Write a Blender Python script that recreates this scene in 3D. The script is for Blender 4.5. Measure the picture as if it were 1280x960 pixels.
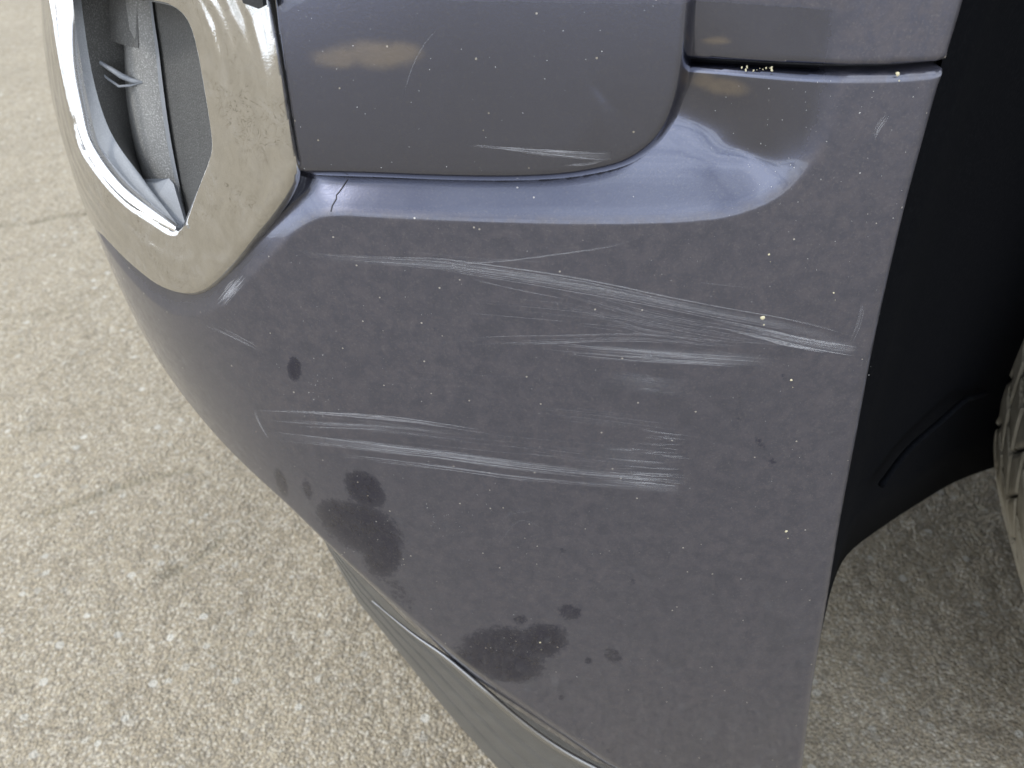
import bpy, math, random
import numpy as np
from math import cos, sin, radians, pi
from mathutils import Vector, Matrix

random.seed(7); RS = np.random.RandomState(7)
scene = bpy.context.scene
for o in list(bpy.data.objects):
    bpy.data.objects.remove(o)

# ------------------------------------------------------------------ camera
F = 1100.0                                   # focal length in photo pixels (1280 wide)
PITCH = radians(36)
CAM = np.array([0., -.34, .78])
cd = bpy.data.cameras.new('camera'); cam = bpy.data.objects.new('camera', cd)
scene.collection.objects.link(cam); scene.camera = cam
cam.location = CAM; cam.rotation_euler = (pi/2 - PITCH, 0, 0)
cd.sensor_width = 36; cd.lens = 36*F/1280; cd.clip_start = .01; cd.clip_end = 2000
cd.dof.use_dof = True; cd.dof.focus_distance = .405; cd.dof.aperture_fstop = 14.0

# ------------------------------------------------------------------ sky and sun
SUN_EL, SUN_AZ = radians(50), math.atan2(-.33, -.94)      # from the front left of the car
world = bpy.data.worlds.new('World'); scene.world = world; world.use_nodes = True
wn = world.node_tree; wn.nodes.clear()
def wnode(t, **k):
    n = wn.nodes.new(t)
    for a, b in k.items(): setattr(n, a, b)
    return n
sky = wnode('ShaderNodeTexSky', sky_type='NISHITA', sun_disc=False)
sky.sun_elevation = SUN_EL; sky.sun_rotation = pi/2 - SUN_AZ; sky.air_density = 1.0; sky.dust_density = 2.0
tc = wnode('ShaderNodeTexCoord')
sep = wnode('ShaderNodeSeparateXYZ'); wn.links.new(tc.outputs['Generated'], sep.inputs[0])
mx = wnode('ShaderNodeMath', operation='MAXIMUM'); mx.inputs[1].default_value = .0; wn.links.new(sep.outputs[2], mx.inputs[0])
ad = wnode('ShaderNodeMath', operation='ADD'); ad.inputs[1].default_value = .22; wn.links.new(mx.outputs[0], ad.inputs[0])
dv = wnode('ShaderNodeVectorMath', operation='DIVIDE'); wn.links.new(tc.outputs['Generated'], dv.inputs[0]); wn.links.new(ad.outputs[0], dv.inputs[1])
cn = wnode('ShaderNodeTexNoise'); cn.inputs['Scale'].default_value = 1.5; cn.inputs['Detail'].default_value = 9; cn.inputs['Roughness'].default_value = .58; cn.inputs['Distortion'].default_value = .5
wn.links.new(dv.outputs[0], cn.inputs['Vector'])
cr = wnode('ShaderNodeValToRGB'); cr.color_ramp.elements[0].position = .30; cr.color_ramp.elements[1].position = .52
wn.links.new(cn.outputs[0], cr.inputs[0])
cmx = wnode('ShaderNodeMix', data_type='RGBA')
wn.links.new(cr.outputs[0], cmx.inputs[0]); wn.links.new(sky.outputs[0], cmx.inputs[6]); cmx.inputs[7].default_value = (27.0, 29.0, 32.0, 1)
bg = wnode('ShaderNodeBackground'); bg.inputs[1].default_value = .14
wo = wnode('ShaderNodeOutputWorld'); wn.links.new(cmx.outputs[2], bg.inputs[0]); wn.links.new(bg.outputs[0], wo.inputs[0])
sd = bpy.data.lights.new('sun', 'SUN'); sd.energy = 2.4; sd.angle = radians(8); sd.color = (1, .95, .86)
sun = bpy.data.objects.new('sun', sd); scene.collection.objects.link(sun)
sdir = Vector((cos(SUN_EL)*cos(SUN_AZ), cos(SUN_EL)*sin(SUN_AZ), sin(SUN_EL)))
sun.rotation_euler = (-sdir).to_track_quat('-Z', 'Y').to_euler()
vs = scene.view_settings; vs.view_transform = 'Standard'; vs.look = 'None'; vs.exposure = -.74; vs.gamma = 1
scene.render.engine = 'CYCLES'; scene.cycles.max_bounces = 8; scene.cycles.caustics_reflective = False; scene.cycles.use_denoising = True

# ------------------------------------------------------------------ bumper body shape
fw = np.array([0, cos(PITCH), -sin(PITCH)]); upv = np.array([0, sin(PITCH), cos(PITCH)]); rt = np.array([1., 0, 0])
def proj(P):
    P = np.asarray(P, float) - CAM; d = P @ fw
    return np.stack([640+F*(P@rt)/d, 480-F*(P@upv)/d], -1)
def ray(px):
    px = np.asarray(px, float)
    v = fw+np.multiply.outer((px[..., 0]-640)/F, rt)-np.multiply.outer((px[..., 1]-480)/F, upv)
    return v/np.linalg.norm(v, axis=-1, keepdims=True)
def smooth(t):
    t = np.clip(t, 0, 1); return t*t*(3-2*t)

# plan line of the car side: S runs forwards from the wheel arch round the corner to the nose
_s = np.linspace(-1.2, 1.8, 6001); _ds = _s[1]-_s[0]
_k = .5*np.clip((_s+.3)/.3, 0, 1)+3.5*smooth((_s-.2)/.12)
_th = np.cumsum(_k)*_ds; _th -= np.interp(0, _s, _th)
_th = np.where(_th > 1.25, 1.25+.30*(1-np.exp(-(_th-1.25)/.30)), _th)
_x = np.cumsum(-np.cos(_th))*_ds; _y = np.cumsum(np.sin(_th))*_ds
_x -= np.interp(0, _s, _x)-.19; _y -= np.interp(0, _s, _y)
def body_off(S, z):
    c = smooth((S-.2)/.3); t = np.maximum(.62-z, 0); u = np.maximum(z-.60, 0)
    return -.12*(z-.48)**2-.8*c*t*t*t/(t+.08)-1.6*c*u*u
def BP(S, z, o=0.):
    S = np.asarray(S, float); z = np.asarray(z, float)
    x = np.interp(S, _s, _x); y = np.interp(S, _s, _y); th = np.interp(S, _s, _th)
    oo = body_off(S, z)+o
    return np.stack([x-np.sin(th)*oo, y-np.cos(th)*oo, z+0*S], -1)
def BN(S, z):
    th = np.interp(S, _s, _th); sl = (body_off(S, z+1e-4)-body_off(S, z-1e-4))/2e-4
    n = np.stack([-np.sin(th), -np.cos(th), -sl+0*th], -1)
    return n/np.linalg.norm(n, axis=-1, keepdims=True)
_S0, _Z0 = np.meshgrid(np.linspace(-.1, .62, 220), np.linspace(.1, .95, 200))
_P0 = BP(_S0, _Z0); _m0 = ((_P0-CAM)*BN(_S0, _Z0)).sum(-1) < 0
_q0 = proj(_P0)[_m0]; _S0 = _S0[_m0]; _Z0 = _Z0[_m0]
def hit(px, surf=None):
    """(S, z) of the bumper point seen at each photo pixel"""
    surf = surf or BP
    px = np.atleast_2d(np.asarray(px, float)); a = np.zeros_like(px)
    for i, p in enumerate(px):
        j = np.argmin(((_q0-p)**2).sum(-1)); a[i] = _S0[j], _Z0[j]
    e = 2e-5
    for _ in range(14):
        q = proj(surf(a[:, 0], a[:, 1]))
        J1 = (proj(surf(a[:, 0]+e, a[:, 1]))-q)/e; J2 = (proj(surf(a[:, 0], a[:, 1]+e))-q)/e
        r = px-q; det = J1[:, 0]*J2[:, 1]-J1[:, 1]*J2[:, 0]; det = np.where(abs(det) < 1e3, 1e3, det)
        dS = (r[:, 0]*J2[:, 1]-r[:, 1]*J2[:, 0])/det; dZ = (J1[:, 0]*r[:, 1]-J1[:, 1]*r[:, 0])/det
        m = np.maximum(np.abs(dS), np.abs(dZ)); f = np.minimum(1, .02/np.maximum(m, 1e-9))
        a[:, 0] += dS*f; a[:, 1] += dZ*f
    return a

def catmull(pts, n=6, closed=False):
    P = np.asarray(pts, float); N = len(P); out = []
    rng = range(N) if closed else range(N-1)
    for i in rng:
        if closed: a, b, c, d = P[(i-1) % N], P[i], P[(i+1) % N], P[(i+2) % N]
        else: a, b, c, d = P[max(i-1, 0)], P[i], P[i+1], P[min(i+2, N-1)]
        for k in range(n):
            t = k/n
            out.append(.5*((2*b)+(-a+c)*t+(2*a-5*b+4*c-d)*t*t+(-a+3*b-3*c+d)*t**3))
    if not closed: out.append(P[-1])
    return np.array(out)
def near(Q, L, closed=False):
    """distance to polyline L (m,2+), nearest point and interpolated extra columns"""
    L = np.asarray(L, float)
    if closed: L = np.vstack([L, L[:1]])
    best = np.full(len(Q), 1e9); bp = np.zeros((len(Q), L.shape[1]))
    for a, b in zip(L[:-1], L[1:]):
        ab = (b-a)[:2]; l2 = ab@ab
        if l2 < 1e-14: continue
        t = np.clip(((Q-a[:2])@ab)/l2, 0, 1)
        d = np.hypot(Q[:, 0]-a[0]-t*ab[0], Q[:, 1]-a[1]-t*ab[1]); m = d < best
        best[m] = d[m]; bp[m] = a+t[m, None]*(b-a)
    return best, bp
def inside(Q, poly):
    x, y = Q[:, 0], Q[:, 1]; c = np.zeros(len(Q), bool); n = len(poly)
    for i in range(n):
        x1, y1 = poly[i][:2]; x2, y2 = poly[i-1][:2]
        if y1 == y2: continue
        k = ((y1 > y) != (y2 > y)) & (x < (x2-x1)*(y-y1)/(y2-y1)+x1); c ^= k
    return c

# ---------------------------------------------------------------- materials
def mat(name):
    m = bpy.data.materials.new(name); m.use_nodes = True
    nt = m.node_tree; b = nt.nodes['Principled BSDF']
    return m, nt, b
def node(nt, t, **k):
    n = nt.nodes.new(t)
    for a, b in k.items():
        if a in ('inp',):
            for kk, v in b.items(): n.inputs[kk].default_value = v
        else: setattr(n, a, b)
    return n
def noise(nt, vec, scale, detail=6, rough=.6, dist=0.):
    n = node(nt, 'ShaderNodeTexNoise', inp={'Scale': scale, 'Detail': detail, 'Roughness': rough, 'Distortion': dist})
    nt.links.new(vec, n.inputs['Vector']); return n.outputs[0]
def mth(nt, op, a, b=None, c=None, clamp=False):
    n = node(nt, 'ShaderNodeMath', operation=op); n.use_clamp = clamp
    for i, v in enumerate((a, b, c)):
        if v is None: continue
        if isinstance(v, (int, float)): n.inputs[i].default_value = v
        else: nt.links.new(v, n.inputs[i])
    return n.outputs[0]
def mapr(nt, v, a, b, c=0., d=1., smoothy=True):
    n = node(nt, 'ShaderNodeMapRange', interpolation_type='SMOOTHSTEP' if smoothy else 'LINEAR')
    nt.links.new(v, n.inputs[0])
    for i, x in zip((1, 2, 3, 4), (a, b, c, d)): n.inputs[i].default_value = x
    return n.outputs[0]
def mixc(nt, f, a, b):
    n = node(nt, 'ShaderNodeMix', data_type='RGBA')
    for i, v in ((0, f), (6, a), (7, b)):
        if isinstance(v, (int, float)): n.inputs[i].default_value = v
        elif isinstance(v, tuple): n.inputs[i].default_value = (*v, 1)[:4]
        else: nt.links.new(v, n.inputs[i])
    return n.outputs[2]
def bump(nt, h, strength, dist, normal=None):
    n = node(nt, 'ShaderNodeBump', inp={'Strength': strength, 'Distance': dist}); nt.links.new(h, n.inputs['Height'])
    if normal is not None: nt.links.new(normal, n.inputs['Normal'])
    return n.outputs[0]

def paint_material(name, dustiness=.75, patch=False):
    m, nt, b = mat(name); L = nt.links.new
    g = node(nt, 'ShaderNodeNewGeometry').outputs['Position']
    big = noise(nt, g, 9, 3, .5); mid = noise(nt, g, 130, 8, .72, .4); fine = noise(nt, g, 900, 4, .65)
    st = node(nt, 'ShaderNodeAttribute', attribute_name='stain').outputs['Fac']
    brown = node(nt, 'ShaderNodeAttribute', attribute_name='brown').outputs['Fac']
    edge = mth(nt, 'ADD', st, mth(nt, 'MULTIPLY', mth(nt, 'SUBTRACT', noise(nt, g, 260, 6, .75), .5), 1.1))
    sm = mapr(nt, edge, .38, .62)
    sm = mth(nt, 'MULTIPLY', sm, mapr(nt, st, .0, .45))
    blot = mapr(nt, mid, .34, .64)                      # blotchy dried film
    spots = mapr(nt, noise(nt, g, 170, 3, .5), .64, .74)
    d = mth(nt, 'ADD', mth(nt, 'MULTIPLY', blot, .50), .52)
    d = mth(nt, 'MULTIPLY', d, mapr(nt, big, .2, .8, .8, 1.15))
    d = mth(nt, 'MULTIPLY', d, mth(nt, 'SUBTRACT', 1., mth(nt, 'MULTIPLY', spots, .35)))
    d = mth(nt, 'MULTIPLY', d, dustiness)
    d = mth(nt, 'MULTIPLY', d, mapr(nt, node(nt, 'ShaderNodeAttribute', attribute_name='shelter').outputs['Fac'], 0, 1, 1, .12, False))
    dusty = mth(nt, 'MULTIPLY', d, mth(nt, 'SUBTRACT', 1., mth(nt, 'MULTIPLY', sm, .5)), clamp=True)
    col = mixc(nt, dusty, (.095, .104, .152), mixc(nt, mapr(nt, mth(nt, 'ADD', mth(nt, 'MULTIPLY', mid, .6), mth(nt, 'MULTIPLY', noise(nt, g, 420, 5, .7), .4)), .34, .62), (.042, .039, .050), (.080, .072, .083)))
    col = mixc(nt, mth(nt, 'MULTIPLY', sm, mapr(nt, st, .2, .9, .45, .93, False)), col, (.010, .013, .045))
    col = mixc(nt, mth(nt, 'MULTIPLY', mapr(nt, fine, .5, .8), .35), col, (.20, .19, .185))
    dm = mapr(nt, mth(nt, 'ADD', brown, mth(nt, 'MULTIPLY', mth(nt, 'SUBTRACT', noise(nt, g, 110, 6, .7), .5), .9)), .1, 1.1, 0, .42)
    dm = mth(nt, 'MULTIPLY', dm, mapr(nt, brown, .0, .3))
    col = mixc(nt, dm, col, (.38, .32, .25))  # soft-edged brown patches blended into the paint colour
    # pale grit baked on the paint
    v = node(nt, 'ShaderNodeTexVoronoi', inp={'Scale': 420.}); L(g, v.inputs['Vector'])
    sp = mth(nt, 'LESS_THAN', v.outputs['Distance'], .19)
    vc = node(nt, 'ShaderNodeSeparateColor'); L(v.outputs['Color'], vc.inputs[0])
    sp = mth(nt, 'MULTIPLY', sp, mth(nt, 'GREATER_THAN', vc.outputs[0], .985))
    col = mixc(nt, mth(nt, 'MULTIPLY', sp, .75), col, (.55, .52, .48))
    L(col, b.inputs['Base Color'])
    L(mapr(nt, dusty, 0, .9, 1., .40, False), b.inputs['Metallic'])
    L(mapr(nt, dusty, 0, 1, .20, .55, False), b.inputs['Roughness'])
    L(mapr(nt, dusty, 0, .9, 1., .75, False), b.inputs['Coat Weight'])
    L(mapr(nt, dusty, 0, .9, .03, .07, False), b.inputs['Coat Roughness'])
    b.inputs['Coat IOR'].default_value = 1.62
    n1 = bump(nt, fine, .10, .0004)
    L(n1, b.inputs['Normal'])
    n2 = bump(nt, noise(nt, g, 55, 2, .5), .05, .002); L(n2, b.inputs['Coat Normal'])
    return m
M = {}
M['paint'] = paint_material('bumper_paint')
M['paint_clean'] = paint_material('panel_paint', .50)
M['paint_fender'] = paint_material('fender_paint', .8)

def chrome_material(name, rough=.05, wear=.35, tint=(.62, .60, .57)):
    m, nt, b = mat(name); L = nt.links.new
    g = node(nt, 'ShaderNodeNewGeometry').outputs['Position']
    n = noise(nt, g, 60, 7, .7, .8); f = noise(nt, g, 1200, 3, .6); big = noise(nt, g, 14, 3, .5)
    w = mth(nt, 'MULTIPLY', mapr(nt, n, .42, .72), wear)
    st_ = node(nt, 'ShaderNodeMapping'); st_.inputs['Scale'].default_value = (260, 260, 130); L(g, st_.inputs[0])
    sn = noise(nt, st_.outputs[0], 1., 5, .7, .6)
    tint2 = mixc(nt, mth(nt, 'MULTIPLY', mapr(nt, sn, .40, .66), min(1, wear*3)), tint, tuple(t*.80 for t in tint))
    ln_ = mth(nt, 'LESS_THAN', mth(nt, 'ABSOLUTE', mth(nt, 'SUBTRACT', noise(nt, g, 95, 3, .6, 1.5), .5)), .008)
    ln_ = mth(nt, 'MULTIPLY', ln_, mapr(nt, noise(nt, g, 30, 2), .50, .62))
    tint2 = mixc(nt, mth(nt, 'MULTIPLY', ln_, min(1, wear*3)), tint2, (.16, .14, .11))
    L(mixc(nt, w, tint2, (.42, .38, .32)), b.inputs['Base Color'])
    L(mth(nt, 'SUBTRACT', 1., mth(nt, 'MULTIPLY', w, .8)), b.inputs['Metallic'])
    L(mapr(nt, n, .3, .8, rough, rough+.5*wear), b.inputs['Roughness'])
    h = mth(nt, 'ADD', mth(nt, 'MULTIPLY', big, 1.), mth(nt, 'MULTIPLY', n, .10))
    L(bump(nt, h, .30*min(1, wear*3), .006, bump(nt, f, .06*min(1, wear*3), .0005)), b.inputs['Normal'])
    return m
M['chrome'] = chrome_material('weathered_chrome', .04, .16, (.60, .59, .57))
M['bright'] = chrome_material('bright_chrome', .26, .04, (.96, .96, .97))

def plastic(name, col, rough=.5, grain=1500, gs=.35, speck=.0, spec=.5, blot=.12):
    m, nt, b = mat(name); L = nt.links.new
    g = node(nt, 'ShaderNodeNewGeometry').outputs['Position']
    f = noise(nt, g, grain, 2, .5); n = noise(nt, g, 50, 6, .65)
    c = mixc(nt, mth(nt, 'MULTIPLY', mapr(nt, n, .35, .75), blot*2), col, tuple(min(1, x*1.7+.02) for x in col))
    c = mixc(nt, mth(nt, 'MULTIPLY', mapr(nt, f, .45, .8), speck), c, tuple(min(1, x*3+.05) for x in col))
    L(c, b.inputs['Base Color']); b.inputs['Roughness'].default_value = rough; b.inputs['Specular IOR Level'].default_value = spec
    L(bump(nt, f, gs, .0006), b.inputs['Normal'])
    return m
M['grey_plastic'] = plastic('textured_grey_plastic', (.20, .20, .195), .55, 1300, .7, .5)
M['dark_plastic'] = plastic('textured_dark_plastic', (.10, .10, .097), .6, 1300, .8, .5)
M['wall_plastic'] = plastic('side_wall_plastic', (.06, .06, .058), .6, 1300, .8, .5)
M['frame_plastic'] = plastic('smooth_grey_plastic', (.23, .245, .27), .5, 1800, .25, .15)
M['valance'] = plastic('valance_plastic', (.095, .093, .088), .38, 1700, .15, .15)
M['liner'] = plastic('wheel_liner_plastic', (.0018, .0022, .0034), .85, 500, .2, .05, .06, .0)
M['black'] = plastic('black_plastic', (.01, .01, .011), .5, 900, .3)

def flat(name, col, rough=.5, metal=0.):
    m, nt, b = mat(name); b.inputs['Base Color'].default_value = (*col, 1); b.inputs['Roughness'].default_value = rough; b.inputs['Metallic'].default_value = metal
    g = node(nt, 'ShaderNodeNewGeometry').outputs['Position']
    nt.links.new(mixc(nt, mapr(nt, noise(nt, g, 2500, 3), .3, .7), col, tuple(c*.6 for c in col)), b.inputs['Base Color'])
    return m
M['grit'] = flat('pale_grit', (.60, .60, .60), .7)
M['dropping'] = flat('yellow_speck', (.72, .66, .45), .6)
M['crack'] = flat('crack_dark', (.035, .035, .045), .6)

def scuff_material():
    m, nt, b = mat('scuffed_clearcoat'); L = nt.links.new
    b.inputs['Base Color'].default_value = (.56, .57, .61, 1); b.inputs['Roughness'].default_value = .45
    uv = node(nt, 'ShaderNodeUVMap').outputs[0]
    mp = node(nt, 'ShaderNodeMapping'); mp.inputs['Scale'].default_value = (40, 4200, 1); L(uv, mp.inputs[0])
    n = noise(nt, mp.outputs[0], 1., 5, .7)
    a = node(nt, 'ShaderNodeAttribute', attribute_name='alpha').outputs['Fac']
    L(mth(nt, 'MULTIPLY', a, mapr(nt, n, .36, .66, .15, 1.1), clamp=True), b.inputs['Alpha'])
    return m
M['scuff'] = scuff_material()

# ---------------------------------------------------------------- object helpers
def link(o, parent=None):
    scene.collection.objects.link(o)
    if parent: o.parent = parent
    return o
def empty(name, loc=(0, 0, 0)):
    o = bpy.data.objects.new(name, None); o.empty_display_size = .1; o.location = loc; scene.collection.objects.link(o); return o
def mesh_obj(name, V, faces, m, parent=None, smooth_=True, attrs=None, uv=None):
    me = bpy.data.meshes.new(name)
    V = np.asarray(V, float)
    if isinstance(faces, np.ndarray):
        me.vertices.add(len(V)); me.vertices.foreach_set('co', V.astype(np.float32).ravel())
        nf, k = faces.shape; me.loops.add(nf*k); me.loops.foreach_set('vertex_index', faces.astype(np.int32).ravel())
        me.polygons.add(nf); me.polygons.foreach_set('loop_start', np.arange(0, nf*k, k, dtype=np.int32))
        me.update(calc_edges=True); me.validate()
    else:
        me.from_pydata([tuple(v) for v in V], [], faces); me.update()
    if smooth_ and len(me.polygons): me.polygons.foreach_set('use_smooth', np.ones(len(me.polygons), bool))
    for nme, arr in (attrs or {}).items():
        a = me.attributes.new(nme, 'FLOAT', 'POINT'); a.data.foreach_set('value', np.asarray(arr, np.float32))
    if uv is not None:
        l = me.uv_layers.new(name='UVMap'); vi = np.zeros(len(me.loops), np.int32); me.loops.foreach_get('vertex_index', vi)
        l.data.foreach_set('uv', np.asarray(uv, np.float32)[vi].ravel())
    me.materials.append(m)
    return link(bpy.data.objects.new(name, me), parent)

def trimmed_sheet(name, sl, zl, poly, disp, m, parent, holes=(), flange=.012, attrs=None):
    """regular sheet over (S, z) trimmed cleanly to an outline, its cut edge folded inwards by flange"""
    S, Z = np.meshgrid(sl, zl); nz, ns = S.shape; Q = np.stack([S.ravel(), Z.ravel()], -1)
    hx = np.minimum(np.gradient(sl)[None, :].repeat(nz, 0), 1).ravel(); hz = np.gradient(zl)[:, None].repeat(ns, 1).ravel(); h = np.maximum(hx, hz)
    ins = inside(Q, poly)
    for H in holes: ins &= ~inside(Q, H)
    idx = np.arange(nz*ns).reshape(nz, ns)
    f = np.stack([idx[:-1, :-1], idx[1:, :-1], idx[1:, 1:], idx[:-1, 1:]], -1).reshape(-1, 4)
    keep = ins[f].any(1); f = f[keep]
    mixed = ~ins[f].all(1); cand = np.unique(f[mixed])
    # grow: nodes just inside too close to the outline get snapped as well
    bd = np.full(len(cand), 1e9); bpnt = Q[cand].copy()
    for H in [poly]+list(holes):
        d, p = near(Q[cand], H, True); mm = d < bd; bd[mm] = d[mm]; bpnt[mm] = p[mm][:, :2]
    snap = (~ins[cand]) | (bd < .35*h[cand])
    on = np.zeros(len(Q), bool); on[cand[snap]] = True; Q[cand[snap]] = bpnt[snap]
    f = f[~on[f].all(1)]
    # drop collapsed corners
    used, inv = np.unique(f, return_inverse=True); f = inv.reshape(-1, 4); Q = Q[used]
    o = disp(Q); V = BP(Q[:, 0], Q[:, 1], o)
    A = {k: fn(Q, V) for k, fn in (attrs or {}).items()}
    # flange
    e = np.concatenate([f[:, [0, 1]], f[:, [1, 2]], f[:, [2, 3]], f[:, [3, 0]]])
    key = np.sort(e, 1); code = key[:, 0].astype(np.int64)*len(Q)+key[:, 1]
    u, first, cnt = np.unique(code, return_index=True, return_counts=True); be = e[first[cnt == 1]]
    bv = np.unique(be); mp = -np.ones(len(Q), int); mp[bv] = len(Q)+np.arange(len(bv))
    V2 = BP(Q[bv, 0], Q[bv, 1], o[bv]-flange)
    f2 = np.stack([be[:, 1], be[:, 0], mp[be[:, 0]], mp[be[:, 1]]], -1)
    V = np.vstack([V, V2]); f = np.vstack([f, f2])[:, ::-1]
    A = {k: np.concatenate([a, a[bv]]) for k, a in A.items()}
    return mesh_obj(name, V, f, m, parent, attrs=A)

def edge_roll(d, r, a):
    return -(a/(2*r))*np.maximum(r-d, 0)**2

# ---------------------------------------------------------------- the crease, recess and outlines
def hk(pts):                                      # photo points with extra columns -> (S, z, extras)
    pts = np.asarray(pts, float); h = hit(pts[:, :2]); return np.hstack([h, pts[:, 2:]])
K = hk([(1076, -60, .26), (1070, 30, .26), (1062, 88, .26), (1050, 135, .28), (1034, 178, .34), (1008, 217, .46), (972, 248, .68), (928, 267, .74), (880, 276, .84),
        (800, 280, .88), (700, 280, .88), (560, 276, .88), (470, 272, .88), (425, 270, .88), (398, 274, .70), (372, 290, .55), (340, 322, .42), (312, 352, .36),
        (285, 378, .30), (262, 391, .28), (238, 397, .28), (212, 391, .30), (182, 369, .32), (152, 336, .34), (128, 300, .35), (112, 262, .35)])
K = catmull(K, 4)
Kr = np.vstack([[K[0, 0]-.004, 1.15, .2], K, [.52, .585, .35], [.60, .60, .35], [.66, .66, .35], [.68, 1.15, .35]])
GD = .001; gs = np.arange(-.06, .72, GD); gz = np.arange(.44, 1.0, GD)
G = np.stack(np.meshgrid(gs, gz), -1).reshape(-1, 2)
gm = inside(G, Kr); rec = np.zeros(len(G))
dk, pk = near(G[gm], Kr); dd = dk; rc = .0012
cap = .024
rr_ = pk[:, 2]*(dd-rc*(1-np.exp(-dd/rc)))
rec[gm] = rr_/(1+(rr_/cap)**4)**.25
dfull = np.zeros(len(G)); dfull[gm] = dk
rec = rec.reshape(len(gz), len(gs)); dfull = dfull.reshape(rec.shape)
sm_ = rec.copy()
def box(A, ax, r=9):
    A = np.moveaxis(A, ax, 0); n = len(A); P = np.concatenate([np.repeat(A[:1], r, 0), A, np.repeat(A[-1:], r, 0)])
    c = np.concatenate([np.zeros_like(P[:1]), np.cumsum(P, 0)]); return np.moveaxis((c[2*r+1:]-c[:n])/(2*r+1), 0, ax)
for _ in range(3): sm_ = box(box(sm_, 0), 1)
wbl = smooth((dfull-.014)/.016)
rec = rec*(1-wbl)+sm_*wbl
s2 = rec.copy()
for _ in range(3): s2 = box(box(s2, 0, 2), 1, 2)
w2 = smooth(dfull/.005); rec = rec*(1-w2)+s2*w2
def recess(S, z):
    u = np.clip((S-gs[0])/GD, 0, len(gs)-1.001); v = np.clip((z-gz[0])/GD, 0, len(gz)-1.001)
    i = u.astype(int); j = v.astype(int); a = u-i; b = v-j
    r = rec[j, i]*(1-a)*(1-b)+rec[j, i+1]*a*(1-b)+rec[j+1, i]*(1-a)*b+rec[j+1, i+1]*a*b
    return r

def hitr(px): return hit(px, lambda S, z: BP(S, z, -recess(S, z)))
def roll_w(S): return .022+0*S
def hitb(px): return hit(px, lambda S, z: BP(S, z, -.5*(roll_w(S)-.003)))
arch = catmull(hit([(1224, -70), (1207, 0), (1181, 86), (1156, 175), (1128, 280), (1096, 420), (1073, 540), (1052, 650), (1032, 770), (1015, 870), (1003, 965)]), 4)
seam = catmull(hitr([(1182, 88), (1120, 93), (1060, 94), (1000, 92), (930, 88), (868, 84), (800, 80)]), 3)
bt_ = hitb([(757, 957), (700, 928), (645, 888), (598, 848), (548, 808), (500, 770), (454, 728), (408, 676), (358, 624), (308, 580)])
bt_ = bt_[:-1]; bt_[:, 1] = np.polyval(np.polyfit(bt_[:, 0], bt_[:, 1], 3), bt_[:, 0])
bott = catmull(np.vstack([[-.025, .145], [.05, .140], [.09, .143], bt_, [.40, .414], [.44, .434], [.49, .452], [.56, .45], [.70, .43], [1.2, .42]]), 4)
outer = catmull(np.vstack([[.268, .84], hit([(322, -60), (331, 5), (343, 70), (356, 145), (366, 198), (369, 216), (366, 238), (349, 267), (322, 300), (292, 336), (265, 362), (246, 372), (226, 372), (200, 362), (168, 337), (136, 304), (112, 268)]), [.525, .60], [.56, .64], [.57, .74], [.55, .84]]), 4)
opening = catmull(np.vstack([hit([(150, -3), (190, 2), (216, 9), (235, 27), (246, 62), (256, 118), (264, 172), (262, 196), (251, 225), (237, 262)], lambda S, z: BP(S, z, -.0045)), hit([(227, 284)], lambda S, z: BP(S, z, -.0045)), hit([(217, 288), (203, 281), (178, 263), (150, 239), (124, 208), (106, 178), (94, 130), (84, 75), (76, 20), (72, -25)], lambda S, z: BP(S, z, -.004)), ]), 4, True)
P_LEFT = catmull(hit([(332, -40), (341, 40), (352, 105), (362, 165), (371, 217)]), 4)
P_BOT = catmull(hit([(373, 219), (420, 221), (480, 223), (560, 226), (630, 227), (690, 225), (735, 220), (782, 209), (817, 188), (842, 158), (857, 119), (866, 70), (871, 20), (877, -40)], lambda S, z: BP(S, z, -.0125)), 4)
P_BOT = np.vstack([P_BOT, [P_BOT[-1, 0]+.002, .84]])
panel_out = np.vstack([[.262, .84], P_LEFT[:-1], P_BOT])

# clean patches and brown patches, given as ellipses on the painted surface
def field(spec):
    spec = np.array(spec, float)
    def fn(Q, V):
        px = proj(V); r = np.zeros(len(Q))
        for cx, cy, rx, ry, an, st in spec:
            c, s = cos(radians(an)), sin(radians(an)); x = px[:, 0]-cx; y = px[:, 1]-cy
            e = np.hypot((x*c+y*s)/rx, (-x*s+y*c)/ry); r = np.maximum(r, st*np.clip(1.5-e, 0, 1))
        return r
    return fn
stain_f = field([(628, 815, 56, 32, 0, 1), (676, 802, 34, 22, -10, 1), (588, 826, 22, 14, 10, .9), (640, 835, 40, 18, 0, 1), (712, 765, 18, 12, 10, .65), (767, 820, 17, 12, 20, .6), (650, 775, 12, 8, 0, .6),
    (735, 826, 7, 6, 0, .6), (452, 660, 52, 30, 22, 1), (478, 690, 26, 34, 0, .95), (420, 645, 26, 20, 30, .95), (456, 612, 30, 19, 38, 1), (352, 604, 7, 20, -20, .9), (384, 612, 8, 18, -15, .6),
    (368, 461, 9, 18, -5, .9), (545, 412, 5, 5, 0, .4), (705, 688, 8, 6, 0, .5), (965, 577, 10, 10, 0, .45), (925, 510, 9, 30, 0, .42), (998, 640, 8, 38, 5, .35), (950, 555, 8, 14, -40, .5), (790, 728, 8, 6, 0, .5), (702, 872, 6, 6, 0, .5),
    (762, 938, 8, 6, 0, .5), (500, 742, 16, 40, -40, .5), (980, 470, 6, 9, 0, .5), (915, 190, 12, 12, 0, .4)])
brown_f = field([(470, 68, 48, 17, 3, 1), (425, 72, 34, 14, 0, .9), (500, 66, 28, 14, 0, .9), (895, 51, 18, 5, 0, .9), (905, 108, 30, 11, 8, .9), (880, 100, 20, 10, 0, .8)])
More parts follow.
